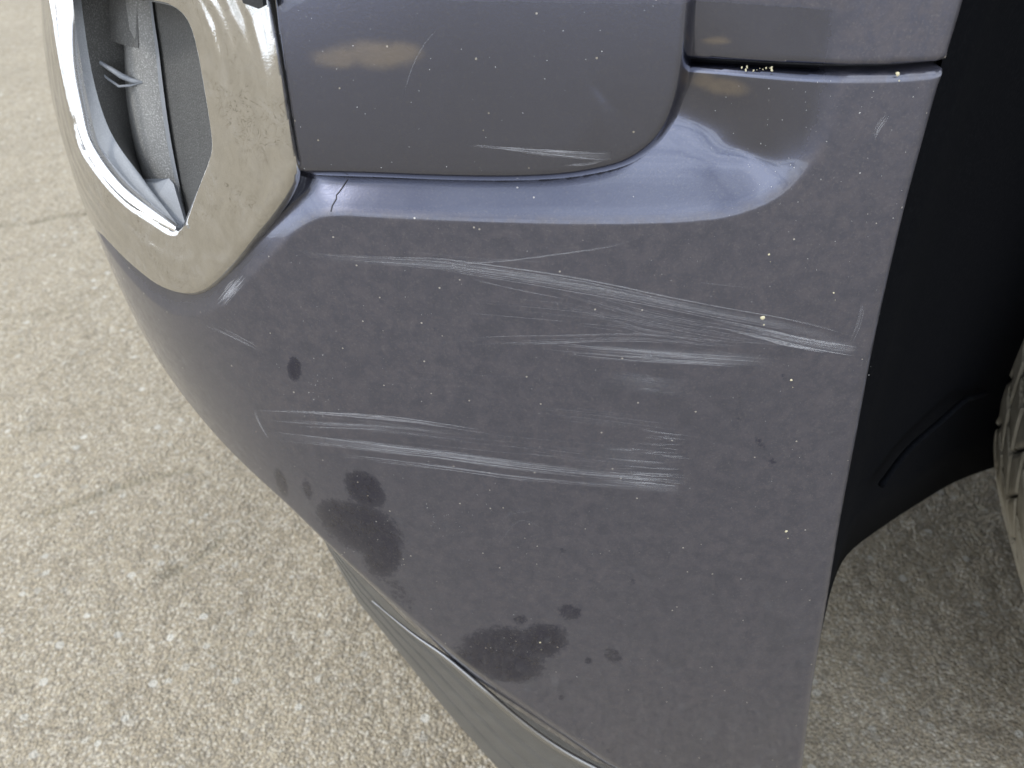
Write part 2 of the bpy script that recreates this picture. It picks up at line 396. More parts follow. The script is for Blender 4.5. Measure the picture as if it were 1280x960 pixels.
ATT = {'stain': stain_f, 'brown': brown_f, 'shelter': lambda Q, V: smooth(recess(Q[:, 0], Q[:, 1])/.003)*(Q[:, 1] < .70)}

# ================================================================== THE CAR
car = empty('car', (.735, .8, 0))
car['label'] = 'scratched dark blue-grey car, its front bumper corner with chrome fog lamp surround close up'
car['category'] = 'car'
def to_car(o):
    o.parent = car; o.matrix_parent_inverse = Matrix.Translation(-car.location); return o

# --- bumper cover
hole = []
cen = np.array([.42, .70])
dcut, pcut = near(outer, outer)
# the bumper ends 3 mm inside the bezel outline
def inset(poly, d):
    P = np.asarray(poly); n = len(P); out = []
    area = sum(P[i-1, 0]*P[i, 1]-P[i, 0]*P[i-1, 1] for i in range(n)); sg = 1 if area > 0 else -1
    for i in range(n):
        t = P[(i+1) % n]-P[i-1]; t /= np.linalg.norm(t)+1e-12; out.append(P[i]+sg*d*np.array([-t[1], t[0]]))
    return np.array(out)
bez_in = inset(outer, .0035)
top = np.vstack([seam, [.16, .700], [.20, .72], [.262, .76], [.262, .83], [.60, .83], [1.25, .83]])
bump_poly = np.vstack([arch[arch[:, 1] < seam[0, 1]-.0005][::1], [[arch[-1, 0], .163]], bott[bott[:, 0] > arch[-1, 0]+.004], top[::-1]])
def bump_disp(Q):
    S, z = Q[:, 0], Q[:, 1]
    o = -recess(S, z)
    dp, _ = near(Q, panel_out, True); o = o-.014*smooth((dp-.0015)/.007)*inside(Q, panel_out)
    d, _ = near(Q, arch); o = o+edge_roll(d, .0045, .88)
    d, p = near(Q, bott); t = np.maximum(roll_w(p[:, 0])-d, 0); o = o-.5*(t-.003*(1-np.exp(-t/.003)))
    d, _ = near(Q, seam); o = o+edge_roll(d, .0030, 1.5)
    return o
sl = np.concatenate([np.arange(-.03, .52, .0011), .52+np.cumsum(np.linspace(.0015, .02, 66))])
zl = np.concatenate([np.arange(.15, .57, .0011), np.arange(.5705, .68, .0007), np.arange(.681, .73, .0011), np.arange(.7305, .84, .006)])
o = trimmed_sheet('bumper_cover', sl, zl, bump_poly, bump_disp, M['paint'], None, holes=[bez_in], flange=.015, attrs=ATT)
bumper = to_car(o)

# --- fender above the seam
fseam = seam+np.array([0, .0036]); fm = fseam[:, 0] < .16
fend_poly = np.vstack([fseam[fm], [.16, fseam[fm][-1, 1]], [.16, .98], [-.02, .98], arch[arch[:, 1] > fseam[0, 1]]])
# arch lip carries on up and back above the frame
def fend_disp(Q):
    o = -recess(Q[:, 0], Q[:, 1])-.0004
    d, _ = near(Q, arch); o = o+edge_roll(d, .0045, .88)
    d, _ = near(Q, fseam); return o+edge_roll(d, .0014, 1.3)
o = trimmed_sheet('front_fender', np.arange(-.04, .17, .0014), np.concatenate([np.arange(.66, .76, .0014), np.arange(.762, .985, .004)]), fend_poly, fend_disp, M['paint_fender'], None, flange=.012, attrs=ATT)
to_car(o)

# --- dark backing strip behind the seam and the panel gap
S_, Z_ = np.meshgrid(np.linspace(-.0, .30, 40), np.linspace(.60, .80, 30)); S_ = S_+.022
V = BP(S_.ravel(), Z_.ravel(), -recess(S_.ravel(), Z_.ravel())-.0125)
idx = np.arange(S_.size).reshape(S_.shape); f = np.stack([idx[:-1, :-1], idx[:-1, 1:], idx[1:, 1:], idx[1:, :-1]], -1).reshape(-1, 4)
to_car(mesh_obj('bumper_bracket', V, f, M['black']))

def tube(pts, r, m, name, seg=8, flat_=1.):
    P = np.asarray(pts, float); n = len(P); V = []; 
    for i in range(n):
        t = P[min(i+1, n-1)]-P[max(i-1, 0)]; t /= np.linalg.norm(t); a = np.cross(t, [0, 0, 1.]); a /= np.linalg.norm(a)+1e-9; b = np.cross(t, a)
        rr = r[i] if hasattr(r, '__len__') else r
        for k in range(seg):
            th = 2*pi*k/seg; V.append(P[i]+rr*(cos(th)*a+sin(th)*b*flat_))
    idx = np.arange(n*seg).reshape(n, seg); f = []
    for i in range(n-1):
        for k in range(seg): f.append([idx[i, k], idx[i, (k+1) % seg], idx[i+1, (k+1) % seg], idx[i+1, k]])
    f.append(list(idx[0][::-1])); f.append(list(idx[-1]))
    return to_car(mesh_obj(name, V, f, m))

# --- upper panel of the bumper, sitting in the recess
pb = panel_out[len(panel_out)*0:]
prc = panel_out
P_BOTW = np.hstack([P_BOT, (.016+.026*smooth((np.linspace(0, 1, len(P_BOT))-.35)/.3))[:, None]])
def panel_disp(Q):
    d, pw = near(Q, P_BOTW); dl, _ = near(Q, P_LEFT)
    z = Q[:, 1]
    o = -.0035-.02*np.maximum(z-.645, 0)                # the flat face leans back a little
    w = pw[:, 2]; t = np.maximum(w-d, 0)
    o = o-.06*(t-.003*(1-np.exp(-t/.003)))           # soft step to the rounded border
    o = o+edge_roll(d, .008, 2.2)+edge_roll(dl, .0015, .8)
    return o
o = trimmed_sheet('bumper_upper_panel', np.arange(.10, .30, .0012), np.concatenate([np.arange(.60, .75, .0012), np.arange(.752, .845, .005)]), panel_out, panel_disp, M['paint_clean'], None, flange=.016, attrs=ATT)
to_car(o)

# --- chrome surround
def bez_disp(Q):
    dO, _ = near(Q, outer, True); dI, _ = near(Q, opening, True)
    side = 1-smooth((Q[:, 0]-.385)/.02)
    o = .0015+edge_roll(dO, .006, 1.7)
    t = np.maximum(.017-dI, 0); o = o-.22*side*(t-.0015*(1-np.exp(-t/.0015)))*.8
    o = o+edge_roll(dI, .0025, 1.0)
    # shallow fold in the broad face
    t = np.maximum(.036-dI, 0); o = o-.06*(t-.003*(1-np.exp(-t/.003)))
    rip = smooth((dI-.004)/.006)*smooth((dO-.004)/.006)
    o = o+rip*(.00016*np.sin(2*pi*dI/.0085+60*Q[:, 1])+.00014*np.sin(2*pi*(dO/.014)+40*Q[:, 0]))
    return o
surround = to_car(trimmed_sheet('chrome_surround', np.arange(.25, .60, .0013), np.arange(.53, .85, .0013), outer, bez_disp, M['chrome'], None, holes=[opening], flange=.0015))
surround['label'] = 'scuffed chrome surround of the fog lamp'

def deep(px, depth):
    """3D point seen at the photo pixel, on the body surface pushed inwards by depth"""
    px = np.atleast_2d(px); dep = np.broadcast_to(np.asarray(depth, float), (len(px),))
    a = hit(px, None)
    out = np.zeros((len(px), 3))
    for i in range(len(px)):
        s = hit(px[i:i+1], lambda S, z, d=dep[i]: BP(S, z, -d)); out[i] = BP(s[0, 0], s[0, 1], -dep[i])
    return out
_pl = BP(*hit([(76, 20), (262, 180), (220, 288)]).T)
_pn = np.cross(_pl[1]-_pl[0], _pl[2]-_pl[0]); _pn /= np.linalg.norm(_pn)
if _pn @ (_pl[0]-CAM) < 0: _pn = -_pn
def deep2(px, depth):
    px = np.atleast_2d(np.asarray(px, float)); v = ray(px); t = ((_pl[0]-CAM)@_pn+np.broadcast_to(np.asarray(depth, float), (len(px),)))/(v@_pn)
    return CAM+v*t[:, None]
def poly_part(name, px, depth, m, thick=.003, bev=.0008):
    """a moulded facet with real thickness"""
    P = deep2(px, depth); n = len(P)
    nrm = np.zeros(3)
    for i in range(n): nrm += np.cross(P[i-1], P[i])
    nrm /= np.linalg.norm(nrm); 
    if nrm @ (P.mean(0)-CAM) > 0: nrm = -nrm
    B_ = P-nrm*thick
    V = np.vstack([P, B_]); faces = [list(range(n)), list(range(2*n-1, n-1, -1))]+[[i, i+n, (i+1) % n+n, (i+1) % n] for i in range(n)]
    ob = mesh_obj(name, V, faces, m, None, smooth_=False)
    return to_car(ob)
def strip_part(name, A, da, B_, db, m, n=4, sub=None, sag=0.):
    """ruled surface between two traced edges"""
    A = catmull(A, n); B_ = catmull(B_, n); k = 9
    la = np.linspace(0, 1, 40); 
    def res(L):
        c = np.r_[0, np.cumsum(np.hypot(*np.diff(L, axis=0).T))]; c /= c[-1]
        return np.stack([np.interp(la, c, L[:, 0]), np.interp(la, c, L[:, 1])], -1)
    A = res(A); B_ = res(B_)
    da = np.interp(la, np.linspace(0, 1, len(np.atleast_1d(da))), np.atleast_1d(da)); db = np.interp(la, np.linspace(0, 1, len(np.atleast_1d(db))), np.atleast_1d(db))
    PA = deep2(A, da); PB = deep2(B_, db); V = []; 
    for j in range(k):
        t = j/(k-1); V.append(PA*(1-t)+PB*t+sag*4*t*(1-t)*np.array([.3, 1., 0]))
    V = np.concatenate(V); idx = np.arange(k*40).reshape(k, 40)
    f = np.stack([idx[:-1, :-1], idx[:-1, 1:], idx[1:, 1:], idx[1:, :-1]], -1).reshape(-1, 4)
    return to_car(mesh_obj(name, V, f, m))

M['ridge'] = chrome_material('satin_ridge', .3, .05, (.42, .42, .42))
# --- fog lamp pocket
strip_part('pocket_frame', [(74, -30), (86, 40), (98, 105), (110, 165), (128, 200), (158, 234), (190, 260), (224, 284)], .006,
           [(98, -30), (104, 20), (112, 75), (122, 120), (135, 158), (152, 188), (178, 222), (182, 228)], .012, M['frame_plastic'])
strip_part('pocket_back', [(96, -30), (104, 20), (112, 75), (122, 120), (135, 158), (152, 188), (178, 226)], .012,
           [(150, -30), (152, 20), (155, 60), (156, 100), (160, 140), (170, 190), (184, 230)], .034, M['dark_plastic'])
strip_part('pocket_column', [(148, -30), (152, 20), (155, 60), (156, 100), (160, 140), (168, 185), (180, 226)], .034,
           [(186, -30), (190, 20), (194, 60), (199, 110), (206, 160), (213, 200), (221, 232)], .030, M['grey_plastic'], sag=-.006)
poly_part('pocket_insert', [(139, -20), (180, -20), (182, 60), (168, 58), (140, 48)], [.031, .031, .030, .030, .0305], M['dark_plastic'], thick=-.004)
strip_part('pocket_rib', [(184, -30), (189, 20), (194, 60), (199, 110), (206, 160), (213, 200), (231, 280)], .029,
           [(187, -30), (192, 20), (198, 60), (204, 110), (211, 160), (219, 205), (235, 279)], .024, M['frame_plastic'])
strip_part('pocket_side_wall', [(186, -30), (191, 20), (197, 60), (203, 110), (210, 160), (218, 205), (232, 285)], .027,
           [(206, -30), (240, 12), (262, 60), (274, 112), (282, 172), (276, 212), (238, 298)], .013, M['wall_plastic'])
poly_part('pocket_floor', [(172, 224), (211, 223), (217, 230), (233, 284), (222, 286), (186, 262), (158, 236)], [.012, .020, .020, .014, .006, .009, .013], M['frame_plastic'])
# raised chevron moulded into the pocket
tube(deep2([(110, 68), (122, 76), (138, 86), (152, 95), (166, 101), (178, 103)], [.0155, .018, .0205, .023, .025, .0265]), [.0006, .001, .0013, .0016, .0014, .0005], M['frame_plastic'], 'pocket_chevron')
tube(deep2([(110, 70), (120, 84), (133, 97), (149, 108), (163, 107), (178, 103)], [.0155, .018, .0205, .023, .025, .0265]), [.0005, .0006, .0007, .0008, .0007, .0004], M['frame_plastic'], 'pocket_chevron')

o = poly_part('surround_clip', [(297, -14), (326, -14), (329, 7), (323, 11), (304, 4)], 0, M['black'])
Pc = deep([(297, -14), (326, -14), (329, 7), (323, 11), (304, 4)], -.0035)
for i_, v_ in enumerate(Pc): o.data.vertices[i_].co = v_; o.data.vertices[i_+5].co = v_+np.array([.0, .006, -.001])
# --- bright bead along the inner lip of the surround
edge_o = catmull([(66, -40), (70, 10), (76, 50), (84, 100), (92, 140), (104, 180), (122, 212), (150, 243), (182, 268), (206, 283), (219, 290)], 5)
edge_i = catmull([(88, -40), (92, 10), (97, 50), (105, 100), (113, 140), (121, 172), (137, 200), (162, 230), (190, 254), (213, 273), (225, 284)], 5)
PA = deep(edge_o, -.001); PB = deep2(edge_i, .004); k = 9; V = []
for j in range(k):
    t = j/(k-1); mid = PA*(1-t)+PB*t
    view = mid-CAM; view /= np.linalg.norm(view, axis=1, keepdims=True)
    lift = np.array([.15, -.55, .82]); V.append(mid+lift*.003*(4*t*(1-t))**.75)
V = np.concatenate(V); n = len(edge_o); idx = np.arange(k*n).reshape(k, n)
f = np.stack([idx[:-1, :-1], idx[:-1, 1:], idx[1:, 1:], idx[1:, :-1]], -1).reshape(-1, 4)
bead = to_car(mesh_obj('chrome_bead', V, f, M['bright']))

def at_y(px, y):
    v = ray(px); t = (y-CAM[1])/v[:, 1]; return CAM+v*t[:, None]
# --- grey plastic valance under the paint
NV = 60; la = np.linspace(0, 1, NV)
def resample(L, n=NV):
    c = np.r_[0, np.cumsum(np.hypot(*np.diff(L, axis=0).T))]; c /= c[-1]; u = np.linspace(0, 1, n)
    return np.stack([np.interp(u, c, L[:, i]) for i in range(L.shape[1])], -1)
upx = resample(catmull([(391, 680), (450, 733), (500, 777), (548, 808), (598, 850), (645, 891), (690, 922), (740, 949), (800, 972), (900, 1000), (1005, 1010)], 6))
lpx = resample(catmull([(391, 680), (421, 722), (462, 778), (505, 832), (552, 890), (590, 933), (622, 968), (680, 1025), (750, 1075), (850, 1120), (990, 1150)], 6))
PU = at_y(upx+np.stack([5+0*la, -9-10*np.clip(1-la*4, 0, 1)], -1), np.interp(la, [0, .15, .4, 1], [.068, .054, .040, .036])); PL = at_y(lpx+np.stack([4*np.clip(la*6, 0, 1)+8*np.clip(1-la*9, 0, 1), -4*np.clip(la*6, 0, 1)-15*np.clip(1-la*9, 0, 1)], -1), np.interp(la, [0, .3, 1], [.088, .088, .105]))
rows = []; ts = list(np.linspace(0, .2, 21))+list(np.linspace(.21, 1., 60))
for t in ts:
    q = PU*(1-t)+PL*t; wid = np.linalg.norm(PL-PU, axis=1)[:, None]
    bulge = .009*math.exp(-((t-.10)/.05)**2)*np.clip(la*2.2-.35, 0, 1)[:, None]
    groove = 0
    for g0 in (.33, .52, .74): groove = groove-.0016*math.exp(-((t-g0)/.02)**2)
    rows.append(q+np.array([-.25, -.85, .45])*(bulge+groove+.10*wid*t*(1-t)))
rows.append(rows[-1]+np.array([.01, .03, .004]))
V = np.concatenate(rows); k = len(rows); idx = np.arange(k*NV).reshape(k, NV)
f = np.stack([idx[:-1, :-1], idx[1:, :-1], idx[1:, 1:], idx[:-1, 1:]], -1).reshape(-1, 4)
to_car(mesh_obj('valance', V, f, M['valance']))

# the valance runs on under the nose, tucked in behind the bumper's lower edge
sx_ = np.linspace(.325, 1.2, 50); zb_ = np.interp(sx_, bott[:, 0], bott[:, 1]); rows = []
for t in np.linspace(0, 1, 8): rows.append(BP(sx_, zb_+.012-.030*t*(.35+.65*smooth((sx_-.33)/.3)), -.018-.045*t))
V = np.concatenate(rows); idx = np.arange(8*50).reshape(8, 50)
f = np.stack([idx[:-1, :-1], idx[1:, :-1], idx[1:, 1:], idx[:-1, 1:]], -1).reshape(-1, 4)
to_car(mesh_obj('front_valance', V, f, M['valance']))
rp_ = resample(catmull([(470, 744), (520, 785), (560, 813), (605, 851), (648, 888), (692, 921), (740, 949), (800, 976), (900, 1004), (1004, 1016)], 6), 50)
rg = at_y(rp_+np.array([-5, 7]), np.interp(np.linspace(0, 1, 50), [0, .3, 1], [.034, .022, .018]))
tube(rg, list(np.interp(np.linspace(0, 1, 50), [0, .25, 1], [.0004, .0022, .0026])), M['ridge'], 'valance_ridge')
# --- wheel arch liner
lip = catmull([(1222, -60), (1204, 10), (1179, 90), (1127, 280), (1095, 420), (1072, 540), (1051, 650), (1031, 770), (1022, 808)], 5)
lip = resample(lip, 50); PLp = deep(lip, .004)
# far edge of the liner, swept back round the wheel
low = catmull([(1022, 806), (1036, 745), (1050, 706), (1066, 685), (1100, 660), (1150, 628), (1195, 602), (1250, 582), (1330, 560)], 5); low = resample(low, 40)
def at_y(px, y):
    v = ray(px); t = (y-CAM[1])/v[:, 1]; return CAM+v*t[:, None]
lowP = at_y(low, np.interp(np.linspace(0, 1, 40), [0, .15, .3, .6, 1], [.012, .03, .08, .20, .34]))
rows = []
for j in range(16):
    t = j/15.; top_z = .98
    up = lowP.copy(); up[:, 2] = lowP[:, 2]*(1-t)+top_z*t; cw = np.clip(1-np.linspace(0, 1, 40)*1.6, 0, 1)**1.5; ax_ = BP(np.interp(up[0, 2], arch[::-1, 1], arch[::-1, 0]), up[0, 2], -.006)
    up[:, 0] += .10*t*t*np.linspace(0, 1, 40)+cw*(ax_[0]+.001-lowP[0, 0]); up[:, 1] += cw*(ax_[1]-lowP[0, 1])
    rows.append(up)
rows[0:0] = [rows[0]+np.array([.006, .012, -.001])]
V = np.concatenate(rows); k = len(rows); idx = np.arange(k*40).reshape(k, 40)
f = np.stack([idx[:-1, :-1], idx[:-1, 1:], idx[1:, 1:], idx[1:, :-1]], -1).reshape(-1, 4)
liner = to_car(mesh_obj('wheel_arch_liner', V, f, M['liner']))
# folded seam in the liner
sx = at_y(catmull([(1100, 612), (1140, 560), (1185, 520), (1215, 496), (1246, 486)], 5), .1)
fold = at_y(catmull([(1102, 606), (1135, 563), (1172, 530), (1205, 501), (1215, 497), (1232, 491)], 5), np.linspace(.07, .20, 26))
tube(fold, .0022, M['liner'], 'liner_fold')
# inner wall and roof of the wheel house
def quad_grid(name, P00, P10, P11, P01, m, n=8):
    u, v = np.meshgrid(np.linspace(0, 1, n), np.linspace(0, 1, n)); u = u.ravel()[:, None]; v = v.ravel()[:, None]
    P00, P10, P11, P01 = map(np.array, (P00, P10, P11, P01)); V = P00*(1-u)*(1-v)+P10*u*(1-v)+P11*u*v+P01*(1-u)*v
    idx = np.arange(n*n).reshape(n, n); f = np.stack([idx[:-1, :-1], idx[:-1, 1:], idx[1:, 1:], idx[1:, :-1]], -1).reshape(-1, 4)
    return to_car(mesh_obj(name, V, f, m))
quad_grid('wheel_house_wall', (.30, .42, .30), (1.4, .42, .25), (1.4, .42, 1.0), (.30, .42, 1.0), M['liner'])
quad_grid('wheel_house_roof', (.12, -.0, .985), (1.4, .03, .985), (1.4, .45, .985), (.12, .45, .985), M['liner'])

# --- wheel: tyre with a tread of blocks, rim behind it
WC = np.array([.784, -.015, .403]); DL = radians(-15); R = .41
wheel = empty('wheel', (0, 0, 0)); wheel.parent = car; wheel.matrix_parent_inverse = Matrix.Translation(-car.location)
wheel.location = (WC[0], WC[1]+.11, WC[2]); wheel.rotation_euler = (0, 0, DL); wheel.scale = (.41/.36, .98, .41/.36)
prof = [(-.110, .235), (-.118, .27), (-.120, .305), (-.116, .325), (-.110, .338)]
tread = []
grooves = [-.078, -.045, -.015, .015, .045, .078]
y = -.104
while y < .1041:
    g = min(abs(y-q) for q in grooves); dip = .007 if g < .0026 else 0
    tread.append((y, .3595-.0125*(abs(y)/.104)**5-dip)); y += .0016
prof = prof+tread+[(-a, b) for a, b in prof[::-1]]
NA = 720; V = np.zeros((NA, len(prof), 3)); ang = np.linspace(0, 2*pi, NA, endpoint=False)
pr = np.array(prof)
for i, a in enumerate(ang):
    rr = pr[:, 1].copy(); ph = i % 12
    for j, (yy, r0) in enumerate(prof):
        ay = abs(yy)
        if ay < .100:
            lane = int((yy+.2)/.038); 
            if (i+lane*5+yy*260*(1 if lane % 2 else -1)) % 13 < 1.5: rr[j] -= .005
    V[i, :, 0] = rr*np.cos(a); V[i, :, 2] = rr*np.sin(a); V[i, :, 1] = pr[:, 0]
npf = len(prof); idx = np.arange(NA*npf).reshape(NA, npf); nx = np.roll(idx, -1, 0)
f = np.stack([idx[:, :-1], nx[:, :-1], nx[:, 1:], idx[:, 1:]], -1).reshape(-1, 4)
def tyre_material():
    m, nt, b = mat('dusty_tyre_rubber'); L = nt.links.new
    tc_ = node(nt, 'ShaderNodeTexCoord').outputs['Object']; g = noise(nt, tc_, 60, 7, .65)
    sp = node(nt, 'ShaderNodeVectorMath', operation='MULTIPLY'); sp.inputs[1].default_value = (1, 0, 1); L(tc_, sp.inputs[0])
    ln = node(nt, 'ShaderNodeVectorMath', operation='LENGTH'); L(sp.outputs[0], ln.inputs[0])
    sy = node(nt, 'ShaderNodeSeparateXYZ'); L(tc_, sy.inputs[0]); ay = mth(nt, 'ABSOLUTE', sy.outputs[1])
    crown = mth(nt, 'SUBTRACT', .3595, mth(nt, 'MULTIPLY', mth(nt, 'POWER', mth(nt, 'DIVIDE', ay, .104), 5.), .0125))
    face = mapr(nt, mth(nt, 'SUBTRACT', ln.outputs['Value'], crown), -.0042, -.0015)
    c = mixc(nt, face, (.012, .012, .012), mixc(nt, mapr(nt, g, .3, .7), (.27, .245, .19), (.40, .365, .29)))
    L(c, b.inputs['Base Color']); b.inputs['Roughness'].default_value = .85
    L(bump(nt, noise(nt, tc_, 700, 4), .4, .0006), b.inputs['Normal']); return m
mesh_obj('tyre', V.reshape(-1, 3), f, tyre_material(), wheel, smooth_=False)
rp = [(-.105, .238), (-.112, .243), (-.114, .232), (-.095, .225), (-.07, .21), (-.06, .10), (-.075, .03), (-.075, .0005), (.10, .0005), (.10, .238)]
V = []; NR = 80
for i in range(NR):
    a = 2*pi*i/NR
    for yy, r in rp: V.append((r*cos(a), yy, r*sin(a)))
idx = np.arange(NR*len(rp)).reshape(NR, len(rp)); nx = np.roll(idx, -1, 0)
f = np.stack([idx[:, :-1], nx[:, :-1], nx[:, 1:], idx[:, 1:]], -1).reshape(-1, 4)
mesh_obj('rim', V, f, flat('grey_alloy', (.35, .35, .36), .35, .9), wheel)

# --- rest of the body (mostly beyond the frame; shades the ground like the real car)
def sheet(name, sl, zf, m, off=0.):
    rows = [BP(sl, np.full(len(sl), z), off) for z in zf]; V = np.concatenate(rows); k = len(rows); n = len(sl)
    idx = np.arange(k*n).reshape(k, n); f = np.stack([idx[:-1, :-1], idx[1:, :-1], idx[1:, 1:], idx[:-1, 1:]], -1).reshape(-1, 4)
    return V, f
V, f = sheet('', np.linspace(.16, 1.3, 60), np.linspace(.84, .98, 8), None, -.012)
to_car(mesh_obj('front_panel', V, f, M['paint_clean']))
# bonnet
ns = 50; sS = np.linspace(-.6, 1.3, ns); E1 = BP(sS, np.full(ns, .98), -.012); E2 = E1.copy(); E2[:, 1] = 1.0; E2[:, 0] = np.maximum(E1[:, 0], -.30); rows = []
for t in np.linspace(0, 1, 12):
    q = E1*(1-t)+E2*t; q[:, 2] = .98+.08*math.sin(t*pi/2)+.08*np.clip((q[:, 0]+.2)/1., 0, 1)*t; rows.append(q)
V = np.concatenate(rows); idx = np.arange(12*ns).reshape(12, ns); f = np.stack([idx[:-1, :-1], idx[1:, :-1], idx[1:, 1:], idx[:-1, 1:]], -1).reshape(-1, 4)
to_car(mesh_obj('bonnet', V, f, M['paint_clean']))
quad_grid('underbody', (-.12, .30, .37), (4.2, .30, .36), (4.2, 1.6, .36), (-.12, 1.6, .37), M['liner'])
V = [(1.32, .02, .24), (4.2, .02, .24), (4.2, .02, 1.0), (1.32, .02, 1.0), (1.32, 1.6, .24), (4.2, 1.6, .24), (4.2, 1.6, 1.0), (1.32, 1.6, 1.0)]
to_car(mesh_obj('body_side', V, [[0, 1, 2, 3], [7, 6, 5, 4], [0, 4, 5, 1], [3, 2, 6, 7], [1, 5, 6, 2]], M['paint_clean'], smooth_=False))

# --- scratches, scuffs, grit
def surf(S, z): return BP(S, z, -recess(S, z))
NRM = lambda h: BN(h[:, 0], h[:, 1])
def panel_surf(S, z): 
    Q = np.stack([np.ravel(S), np.ravel(z)], -1); return BP(Q[:, 0], Q[:, 1], panel_disp(Q))
def marks(name, strokes, fn=surf, seed=1, material=None):
    """strokes: (pixel polyline, half spread, line count, line width, alpha, random end trim)"""
    r = np.random.RandomState(seed); Vs = []; Fs = []; A = []; U = []; base = 0
    for pts, spread, cnt, wid, al, trim in strokes:
        C = resample(catmull(pts, 8), 60)
        T = np.gradient(C, axis=0); T /= np.linalg.norm(T, axis=1, keepdims=True); Nn = np.stack([-T[:, 1], T[:, 0]], -1)
        H = hit(C, fn); H2 = hit(C+Nn*4, fn); px1 = (H2-H)/4           # (S, z) per pixel across the stroke
        sp = np.atleast_1d(spread); sp = np.interp(np.linspace(0, 1, 60), np.linspace(0, 1, len(sp)), sp)
        for c in range(cnt):
            off = (r.uniform(-1, 1) if cnt > 1 else 0); a0 = int(r.uniform(0, trim)*59); a1 = 59-int(r.uniform(0, trim)*59)
            if a1-a0 < 5: continue
            w = wid*.72*r.uniform(.5, 1.5) if cnt > 1 else wid; n = a1-a0+1; sl_ = slice(a0, a1+1)
            t = np.linspace(0, 1, n); wob = .5*np.sin(t*r.uniform(2, 7)+r.uniform(0, 6))
            al_ = np.atleast_1d(al); aa = np.interp(np.linspace(0, 1, 60)[sl_], np.linspace(0, 1, len(al_)), al_)*(.7 if wid > 5 else 1)
            aa = aa*(np.clip(t*6, 0, 1)*np.clip((1-t)*6, 0, 1))**.7*(r.uniform(.3, 1)*1.05 if cnt > 1 else .5)
            kk = 5 if w > 2.5 else 3; cr = np.linspace(-1, 1, kk)
            for q in cr:
                hh = H[sl_]+px1[sl_]*((off*sp[sl_]+wob*(1 if cnt > 1 else .3))[:, None]+q*w/2)
                P = fn(hh[:, 0], hh[:, 1])+NRM(hh)*.00014
                Vs.append(P); A.append(aa*(1-q*q if kk == 5 else (1. if q == 0 else .25)))
                U.append(np.stack([hh[:, 0]+c*.37, hh[:, 1]+.01*c], -1))
            ix = base+np.arange(kk*n).reshape(kk, n); Fs.append(np.stack([ix[:-1, :-1], ix[:-1, 1:], ix[1:, 1:], ix[1:, :-1]], -1).reshape(-1, 4)); base += kk*n
    o = mesh_obj(name, np.concatenate(Vs), np.concatenate(Fs), material or M['scuff'], None, attrs={'alpha': np.concatenate(A)}, uv=np.concatenate(U))
    o['kind'] = 'stuff'; return to_car(o)
long1 = [(360, 308), (400, 320), (470, 326), (540, 330), (600, 338), (680, 350), (760, 364), (840, 380), (910, 394), (970, 405), (1030, 420), (1074, 434)]
marks('scratch', [(long1, [3, 6, 9, 10, 8, 9, 12], 34, 1.1, [.15, .4, .5, .45, .5, .8], .5), (long1, 0, 1, 12, [.1, .34, .4, .32, .4, .5], 0),
    ([(880, 402), (940, 414), (1000, 428), (1071, 441)], 7, 16, 1.4, [.2, .6, 1, 1], .4), ([(930, 412), (990, 424), (1071, 438)], 0, 1, 15, [.1, .5, .75], 0),
    ([(590, 348), (650, 362), (712, 373)], 1, 2, 1, .7, .2), ([(500, 312), (600, 322), (700, 326)], 3, 3, .8, .2, .3)], seed=2)
marks('scratch', [([(470, 350), (510, 338), (560, 331), (640, 325), (710, 316), (765, 307), (800, 296)], 2, 5, 1.0, [.2, .4, .6, .7, .3], .3)], seed=3)
marks('scratch', [([(548, 431), (620, 426), (700, 424), (800, 422), (900, 430), (1000, 432)], 5, 9, .8, [.3, .5, .5, .3], .4),
    ([(660, 432), (740, 440), (840, 448), (970, 456)], 8, 30, 1.0, [.2, .5, .8, .5], .5), ([(720, 436), (800, 440), (880, 446), (970, 452)], 0, 1, 18, [.05, .3, .5, .1], 0),
    ([(640, 350), (800, 400), (930, 425), (1010, 432)], 16, 26, .9, [.1, .3, .4, .3], .5),
    ([(760, 470), (810, 478), (860, 484)], 12, 16, .9, [.1, .4, .1], .5), ([(740, 472), (800, 480), (870, 486)], 0, 1, 26, [.02, .16, .02], 0),
    ([(700, 395), (790, 405), (880, 420)], 6, 8, .8, .3, .5), ([(870, 352), (900, 356), (935, 360)], 1, 2, .8, .4, .2)], seed=4)
marks('scratch', [([(322, 512), (390, 515), (450, 519), (520, 526), (620, 541)], 2.5, 9, .9, [.8, .9, .7, .4], .4),
    ([(322, 526), (400, 532), (480, 536), (560, 545), (640, 556)], 5, 10, .8, [.5, .5, .3, .1], .5),
    ([(335, 543), (400, 550), (480, 560), (560, 569), (640, 580), (720, 589), (800, 596), (862, 603)], 6, 26, .9, [.6, .9, .7, .6, .6, .8], .55),
    ([(335, 543), (430, 553), (560, 569), (720, 589), (862, 603)], 0, 1, 9, [.25, .4, .25, .2, .4], 0),
    ([(390, 566), (480, 575), (560, 585), (640, 596), (720, 604), (800, 610), (850, 612)], 3, 9, .8, [.4, .6, .5, .4, .5], .4),
    ([(318, 512), (326, 530), (338, 548)], 2, 5, .9, .4, .3)], seed=5)
